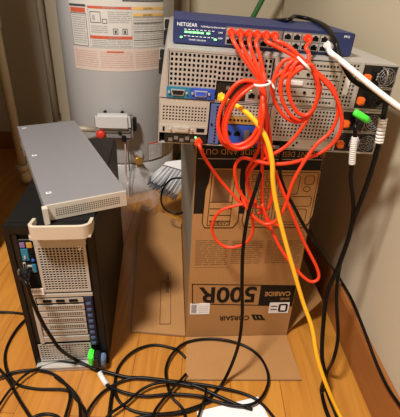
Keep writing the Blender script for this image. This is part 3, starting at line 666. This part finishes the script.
# black from the lower server to the floor
def onwall(px, py, off=.018):
    d_ = _ray(px, py); X0_ = .430-off; k_ = tan(WA); t_ = (X0_+.878*k_)/(d_.x+d_.y*k_); return CAM+d_*t_
DP = SM @ Vector((.172, -.006, .030))
cable('power_cable', [DP, DP+out*.018+Vector((0, 0, -.01)), (264, 158, .725), (257, 185, .715), (248, 215, .705), (243, 250, .70), (242, 285, .695), (242, 318, .69), (237, 350, .675), (222, 384, 'f', .004), (201, 405, 'f', .004), (179, 413, 'f', .004), (145, 416, 'f', .01), (120, 424, 'f')], .0042, M_BLACKC, 'thick black cable hanging down the front of the carton to the floor', 'cable')
D2 = SM @ Vector((.235, -.004, .012))
cable('power_cable', [D2, D2+out*.012+Vector((0, 0, -.01)), (280, 172, .775), (285, 190, .775), (293, 205, .78), (303, 224, .79), (313, 240, .80), (326, 258, .81), onwall(340, 279), onwall(352, 300), onwall(364.5, 331), onwall(376, 362), onwall(387, 386), onwall(399, 404), onwall(415, 425)], .0038, M_BLACKC, 'black cable sagging across the wall and baseboard at the right', 'cable')
def psuplug(pos, m):
    def f(w):
        d = out; u = SM.to_3x3() @ Vector((0, 0, 1)); x = SM.to_3x3() @ Vector((1, 0, 0))
        Mx = Matrix(((x.x, d.x, u.x, pos.x), (x.y, d.y, u.y, pos.y), (x.z, d.z, u.z, pos.z), (0, 0, 0, 1)))
        mb_ = MB(); mb_.box(-.008, .008, .0005, .024, -.011, .011, m, .003, Mx); mb_.box(-.006, .006, .022, .036, -.006, .006, m, .003, Mx); return mb_
    return f
def sleeve(i0, i1, r=.0078):
    def f(w):
        mb_ = MB(); L_ = spline(w[i0:i1+1], 8); n = len(L_)
        for k in range(0, n-1): mb_.tube([L_[k], L_[k].lerp(L_[k+1], .86)], r, M_WHITEC, 12)
        return mb_
    return f
PA = SM @ Vector((.3955, -.002, .066)); PB = SM @ Vector((.3790, -.002, .074))
PB2 = SM @ Vector((.3765, -.002, .023)); PU = SM @ Vector((.394, -.002, .113))
cable('power_cable', [PU+out*.030, (386, 98, .728), (385, 108, .722), (383, 119, .718), (379, 143, .715), (371, 172, .715), (362, 198, .715), (353, 222, .715), (347, 243, .71), (337, 270, .705), (327, 294, .695), (323, 328, .68), (322, 356, .65), (325, 376, .63), (321.5, 390, 'f'), (325, 407, 'f'), (332, 425, 'f')], .0050, M_BLACKC,
      'black power cable with a white sleeve at the far right of the upper server', 'cable', None, [('plug', psuplug(PU, M_BLACK)), ('sleeve', sleeve(3, 4))])
cable('power_cable', [PB+out*.018, (356, 125, .725), (355, 137, .72), (353, 150, .718), (352, 164, .718), (351, 180, .718), (353, 198, .718), (353, 214, .72), (349, 236, .715), (340, 265, .71), (336.5, 298, .70), (338, 336, .68), (333.5, 359, .66), (326.5, 374, 'f', .006), (326.5, 390, 'f', .008), (335, 412, 'f', .002), (340, 425, 'f')], .0042, M_BLACKC,
      'thinner black power cable with white sleeve below the green plug of the lower server', 'cable', None, [('plug', lambda w_: MB().tube(spline([PB+out*.001, PB+out*.012, PB+out*.020+Vector((-.003, 0, .004))], 4), [.008]*5+[.0085]*4, M_BLACK, 12)), ('green_plug', lambda w_: MB().tube([at(354, 112, .722), at(356, 113, .720), at(366, 119, .718), at(368.5, 121, .720)], [.005, .0066, .0064, .0045], M_GREENPL, 14)), ('sleeve', sleeve(2, 4, .0062))])

# ------------------------------------------------------------------ workstation tower
TO = Vector((-.4106, .6893, 0)); TR = (0, 0, radians(6.51)); TW, TH, TD = .1885, .4370, .530
tw = empty('computer_tower', TO, TR, label='black workstation computer tower standing with its back towards the viewer', cat='computer')
g = MB(); t = .004
g.box(0, TW, .012, TD, .006, TH, M_TOWER, .004)
g.box(0, .016, 0, .02, 0, TH, M_TOWER, .003); g.box(.170, TW, 0, .02, 0, TH, M_TOWER, .003); g.box(.010, .176, .0, .02, TH-.020, TH, M_TOWER, .002)
for x_ in (.02, .15):
    for y_ in (.03, .46): g.box(x_, x_+.02, y_, y_+.04, 0, .008, M_BLACK)
g.build('tower_case', tw)
g = MB(); g.box(.050, .1695, .001, .012, .398, TH-.018, M_HANDLE, .002); g.box(.0155, .0250, .003, .012, .09, .415, M_BLACK); g.box(.0565, .1695, .0025, .012, .2520, .3980, M_DARK); g.box(.0255, .0565, .004, .012, .245, .400, M_STEELD)
g.box(.078, .128, -.002, .003, .402, .413, M_WHITEC, .001)
g.build('rear_plate', tw)
g = MB(); g.grille(.0640, .1600, .2620, .3820, M_STEELW, .0072, .0021, 0, .0018, .006); g.box(.058, .1675, -.0005, .004, .388, .4270, M_STEELW, .0006); g.box(.060, .164, .006, .009, .258, .386, mat('fan_grey', (92, 88, 90), .5, noise=.2, nscale=60)); g.box(.150, .156, -.0006, .001, .374, .384, M_WHITEC); g.cyl((.153, -.001, .381), (.153, .001, .381), .0016, M_DARK, 8)
g.build('power_supply_grille', tw)
g = MB(); g.box(.026, .056, -.001, .004, .247, .401, M_DARK); io = g.build('port_panel', tw)
g = MB(); g.box(.030, .040, -.003, .001, .386, .398, mat('violet_port', (120, 96, 150), .5, noise=.05)); g.box(.043, .055, -.003, .001, .384, .398, M_GOLD, .001)
g.box(.029, .044, -.003, .001, .350, .382, M_TEAL, .001); g.box(.034, .038, -.005, 0, .356, .364, M_STEEL)
g.box(.028, .034, -.004, .001, .326, .346, M_STEEL, .001); g.box(.030, .0325, -.005, 0, .329, .343, M_DARK)
g.box(.036, .048, -.004, .001, .322, .338, M_STEEL, .001); g.box(.038, .046, -.005, 0, .324, .334, M_DARK)
g.box(.046, .055, -.004, .001, .318, .340, M_TEAL, .001); g.box(.027, .034, -.004, .001, .296, .316, M_BLUE, .001); g.box(.027, .033, -.004, .001, .275, .290, M_STEEL, .001)
for k in range(3): g.cyl((.051, -.004, .352+k*.010), (.051, 0, .352+k*.010), .0032, (M_VGA, M_GREENPL, M_RED)[k] if k == 0 else M_DARK, 10)
g.build('port_connector', io)
g = MB(); g.box(.028, .060, -.0022, 0, .250, .270, M_PAPER, .0004)
for k in range(8): g.box(.031+k*.0032, .0322+k*.0032, -.0026, -.002, .256, .266, M_HINK)
g.build('sticker', io)['label'] = 'white sticker'
g = MB(); g.box(.026, .146, .003, .012, .088, .244, M_DARK); g.box(.026, .168, .0, .012, .240, .2500, M_STEELW, .001)
g.box(.026, .036, -.001, .006, .088, .240, M_STEELW, .001); g.build('slot_frame', tw)
for k in range(7):
    zt = .236-k*.0208; g = MB()
    if k == 0:
        g.box(.038, .145, .001, .004, zt-.0150, zt, M_STEELW, .0006)
        for j in range(3): g.box(.052+j*.030, .072+j*.030, -.002, .002, zt-.011, zt-.004, M_DARK, .001)
    elif k == 6:
        g.box(.036, .147, -.001, .004, zt-.0180, zt, M_STEEL, .0008)
    else:
        g.box(.038, .145, .000, .004, zt-.0170, zt, M_STEEL if k % 2 else M_STEELW, .0006)
        if k != 1 or True: g.holes(.056, .140, zt-.0130, zt-.0030, M_DARK, .0050, .0030, -.0003)
    g.build('slot_cover', tw)
g = MB(); g.box(.148, .1665, -.004, .006, .078, .240, mat('navy_clip_plastic', (28, 34, 58), .45, noise=.1), .002)
for k in range(8): zz = .222-k*.019; g.box(.152, .163, -.008, -.003, zz-.004, zz+.004, mat('slate_clip_plastic', (66, 80, 116), .45, noise=.1), .0012)
g.build('slot_latch', tw)['label'] = 'dark blue slot retainer strip'
g = MB(); g.grille(.020, .144, .026, .080, M_STEEL, .0076, .0024, .001, .0018, .003); g.box(.016, .170, .006, .012, .02, .086, M_DARK)
g.box(.040, .075, .003, .005, .036, .070, M_STEELW); g.box(.095, .130, .003, .005, .036, .070, M_STEELW)
g.build('lower_grille', tw)
g = MB(); g.box(.006, .180, -.016, .012, .0006, .018, M_STEEL, .002); g.box(.012, .172, -.0165, -.015, .010, .012, M_STEELD); g.build('bottom_lip', tw)
# carrying handle: flat strap bent into a U
g = MB()
zc0, zc1 = .4290, .4590
inner = [(.060, .018, -.022)]
pathh = [(.066, .012, -.009), (.066, -.006, -.006), (.067, -.022, -.002), (.071, -.031, 0), (.080, -.035, 0), (.126, -.035, 0), (.166, -.035, 0), (.178, -.031, 0), (.1835, -.022, -.002), (.1845, -.006, -.006), (.1845, .012, -.009)]
pv = spline([Vector(v) for v in pathh], 5); prev = None
cen = Vector((.130, 0, 0))
for i, p_ in enumerate(pv):
    tt = (pv[min(i+1, len(pv)-1)]-pv[max(i-1, 0)]); tt.z = 0; tt.normalize(); nn = Vector((-tt.y, tt.x, 0))*.0035
    dz = p_.z; lo = zc0-dz
    ring = [g.bm.verts.new((p_.x+nn.x, p_.y+nn.y, lo+dz)), g.bm.verts.new((p_.x-nn.x, p_.y-nn.y, lo+dz)), g.bm.verts.new((p_.x-nn.x, p_.y-nn.y, zc1+dz)), g.bm.verts.new((p_.x+nn.x, p_.y+nn.y, zc1+dz))]
    if prev: g._faces([g.bm.faces.new((prev[k], prev[(k+1) % 4], ring[(k+1) % 4], ring[k])) for k in range(4)], M_HANDLE, False)
    else: g._faces([g.bm.faces.new(ring)], M_HANDLE)
    prev = ring
g._faces([g.bm.faces.new(prev[::-1])], M_HANDLE)
g.box(.064, .1865, -.033, .004, .4290, .4325, M_HANDLE)
g.build('carry_handle', tw)['label'] = 'beige metal carry handle'
TM = Matrix.LocRotScale(TO, Euler(TR), None)

# ------------------------------------------------------------------ silver rack unit on the tower
RO_ = Vector((-.3235, .7156, .4385)); RR = (0, 0, radians(28.2)); RW, RL, RH = .1765, .5480, .0370
ru = empty('rack_enclosure', RO_, RR, label='slim silver half-width rack unit lying askew on top of the black tower', cat='rack unit')
g = MB(); g.box(0, RW, .003, RL, 0, RH, M_SILVER, .0012)
for (x_, y_) in ((.012, .055), (.012, .285), (.012, .520)): g.box(x_, x_+.011, y_, y_+.0075, RH-.0002, RH+.0004, M_PAPER); g.box(x_+.002, x_+.009, y_+.002, y_+.0055, RH+.0002, RH+.0007, M_SILVER)
g.build('metal_case', ru)
g = MB(); g.box(0, RW, 0, .004, 0, RH+.0008, M_FACE, .0008)
nx = 30
for i in range(nx):
    for k in range(4):
        x_ = .022+i*.0047+(k % 2)*.0; z_ = .0105+k*.0050
        g.cyl((x_, -.0004, z_), (x_, .001, z_), .0015, M_DARK, 6)
g.build('front_plate', ru)['label'] = 'pale perforated front plate'
g = MB(); g.box(-.006, .005, -.013, .002, -.001, RH+.0008, M_FACE, .0008); g.build('mounting_ear', ru)
g = MB(); g.box(-.004, 0, .36, .44, .008, .028, M_STEELD, .0008); g.cyl((-.007, .40, .018), (0, .40, .018), .005, M_BLACK, 10); g.build('side_latch', ru)

# ------------------------------------------------------------------ tower cables and floor cables
PT = TM @ Vector((.154, -.018, .048))
def tplug(w):
    mb_ = MB(); Mx = TM
    mb_.box(.142, .155, -.030, .0, .030, .066, M_GREENPL, .004, Mx); mb_.box(.145, .157, -.036, -.024, .052, .070, M_GREENPL, .003, Mx)
    return mb_
def tplug2(w):
    mb_ = MB(); mb_.box(.155, .172, -.034, -.002, .022, .062, M_BLACK, .004, TM); mb_.box(.170, .184, -.028, -.004, .028, .052, mat('grey_blue_plug', (92, 112, 150), .4, noise=.1), .003, TM); return mb_
cable('power_cable', [TM @ Vector((.160, -.030, .030)), (99, 372, 'f', .010), (103, 379, 'f'), (107, 385, 'f'), (112, 390, 'f'), (111, 400, 'f'), (109, 417, 'f'), (108, 430, 'f')], .0046, M_BLACKC, 'black power cable with white collar and green plug at the bottom of the tower', 'cable', None,
      [('green_plug', tplug), ('black_plug', tplug2), ('white_collar', sleeve(1, 3, .0068))])
MV = TM @ Vector((.033, -.006, .330))
def vplug(w):
    return MB().box(.020, .044, -.030, -.004, .316, .334, M_BLACK, .004, TM).box(.024, .027, -.030, -.02, .332, .344, M_STEELD, .001, TM)
cable('display_cable', [MV+Vector((0, -.026, 0)), (27, 284, .640), (32, 300, .640), (42, 322, .640), (52, 338, .650), (61, 350, .655), (76, 360, 'f', .022), (95, 369, 'f', .010), (107, 372, 'f', .008), (126, 377, 'f', .006), (145, 378, 'f', .008), (170, 381, 'f', .006), (196, 386, 'f', .008), (218, 396, 'f', .006), (236, 404, 'f', .004), (252, 409, 'f', .003)], .0044, M_BLACKC,
      'black cable from the upper ports of the tower sweeping down and away to the right', 'cable', None, [('plug', vplug)])
RF = .0037; LF = 'black cable on the floor '
def fl(pts, lab, r=RF, lift=0.):
    return cable('floor_cable', [(x, y, 'f', lift+.010*(i % 3 == 1)*(.4)) for i, (x, y) in enumerate(pts)], r, M_BLACKC, lab, 'cable', 'black cables coiled on the floor')
fl([(34, 312), (20, 325), (10, 340), (5, 355), (7, 371), (17, 384), (37, 389), (66, 390), (76, 399), (84, 409), (88, 424)], 'black floor cable curving around the left foot of the tower')
fl([(-14, 312), (0, 312), (12, 312.5), (24, 314), (34, 316)], 'black floor cable entering from the left edge behind the tower')
fl([(-12, 358), (0, 370), (10, 383), (18, 398), (30, 417), (36, 426)], 'black floor cable running diagonally out of the bottom left corner', lift=.008)
fl([(-12, 380), (0, 377), (15, 372), (37, 370), (55, 375), (67, 386), (70, 397), (66, 414), (62, 426)], 'black floor cable arching just below the tower', lift=.006)
fl([(88, 366), (75, 363), (58, 362.5), (40, 367.5), (25, 375), (10, 390), (0, 404), (-8, 416)], 'black floor cable passing along the bottom lip of the tower', RF*.85, .012)
fl([(55, 377), (68, 386), (77, 397), (80, 408), (80, 426)], 'short black floor cable dropping away below the tower', lift=.012)
fl([(25, 424), (36, 416), (48, 414), (58, 417), (66, 425)], 'black floor cable loop just showing at the bottom edge left of centre')
fl([(84, 424), (89, 409), (103, 392), (122, 381), (140, 377.5), (164, 380), (190, 383), (217, 387), (245, 394), (261, 403), (276, 420)], 'black floor cable crossing under the white paper from left to right', lift=.005)
fl([(185.5, 358), (180, 352), (172, 348), (153, 345), (134, 351), (120, 365), (115, 381), (117, 398), (131, 410), (153, 414), (178, 412), (198, 406), (214, 400)], 'black floor cable forming the left round loop', lift=.002)
fl([(109, 386), (123, 392), (145, 396), (172, 394), (200, 396), (212, 400), (231, 405), (249, 405), (261, 398), (268, 384), (267, 370), (259, 356), (245, 346), (225, 340), (205, 339), (185, 343), (172, 354), (166, 368), (167, 382), (171, 396), (182, 408), (187, 424)], 'black floor cable forming the big loop over the front flap of the carton', lift=.0075)
fl([(186, 374), (178, 383), (168, 394), (156, 409), (150, 424)], 'black floor cable running diagonally below the left loop', lift=.013)
fl([(100, 426), (110, 414), (126, 403), (142, 389.5), (158, 383), (176, 383), (192, 386)], 'black floor cable crossing the left loop low down', lift=.014)
fl([(206, 388), (205, 396), (201, 408), (196, 424)], 'short black floor cable left of the white paper', RF*.8, lift=.012)

# ------------------------------------------------------------------ paper, plastic bag
pc = [onfloor(*q_, 0) for q_ in ((197, 412), (258, 397), (276, 432), (198, 436))]
g = MB(); g.prism([(v.x, v.y, .0006) for v in pc], (0, 0, .0012), M_PAPER)
tag(g.build('paper_sheet'), 'sheet of white paper on the floor at the bottom edge, partly under black cable', 'paper')

# clear plastic bag: crumpled thin film between heater and carton flap
M_PLASTIC = mat('clear_plastic_film', (236, 236, 238), .06, alpha=.16, spec=1., bump=.9, nscale=22)
M_PLASTIC.node_tree.nodes['Principled BSDF'].inputs['Alpha'].default_value = .13
from mathutils import noise as mn
g = MB(); nu, nv = 34, 26; grid = []
bc = onfloor(139, 226, .0)
for i in range(nu+1):
    row = []
    th_ = 2*pi*i/nu
    for k in range(nv+1):
        v_ = k/nv; rad = sin(pi*min(1, .12+v_*.88))**.7
        px = .105*rad*cos(th_); py = .115*rad*sin(th_); pz = .012+.17*v_
        n3 = mn.noise_vector(Vector((px*16, py*16, pz*16+3)))*.030+mn.noise_vector(Vector((px*45, py*45, pz*45)))*.010
        row.append(g.bm.verts.new((bc.x+px+n3.x, bc.y+.10+py+n3.y, max(.034, pz+n3.z+.028))))
    grid.append(row)
fs = []
for i in range(nu):
    for k in range(nv): fs.append(g.bm.faces.new((grid[i][k], grid[(i+1) % nu][k], grid[(i+1) % nu][k+1], grid[i][k+1])))
g._faces(fs, M_PLASTIC, True)
tag(g.build('plastic_bag'), 'crumpled clear plastic bag between the black tower and the water heater', 'plastic bag')
# cable behind broom
cable('coaxial_cable', [(182, 178, 1.30), (172, 179, 1.31), (164, 187, 1.31), (161, 199, 1.31), (165, 209, 1.30), (176, 214, 1.29), (184, 212, 1.28)], .0036, M_BLACKC, 'thin black cable looped in front of the broom bristles', 'cable')

# ------------------------------------------------------------------ light
def light(kind, name, loc, energy, color, size=.3, rot=(0, 0, 0), shape='DISK'):
    d = bpy.data.lights.new(name, kind); d.energy = energy; d.color = color
    if kind == 'AREA': d.shape = shape; d.size = size
    else: d.shadow_soft_size = size
    o = bpy.data.objects.new(name, d); COL.objects.link(o); o.location = loc; o.rotation_euler = rot; return o
light('AREA', 'ceiling_lamp_light', (-.65, -.10, 2.33), 62, (1., .955, .89), .30)
g = MB(); g.lathe([(.17, .0), (.19, .012), (.19, .05), (.18, .058)], M_WHITEC, 40, (-.65, -.10, 2.341)); tag(g.build('ceiling_lamp'), 'round white ceiling lamp fixture', 'lamp')
w = bpy.data.worlds.new('world'); SC.world = w; w.use_nodes = True
w.node_tree.nodes['Background'].inputs[0].default_value = (1., .93, .85, 1); w.node_tree.nodes['Background'].inputs[1].default_value = .12
SC.view_settings.view_transform = 'Standard'; SC.view_settings.look = 'None'; SC.view_settings.gamma = 1; SC.view_settings.use_curve_mapping = False
SC.view_settings.exposure = .55
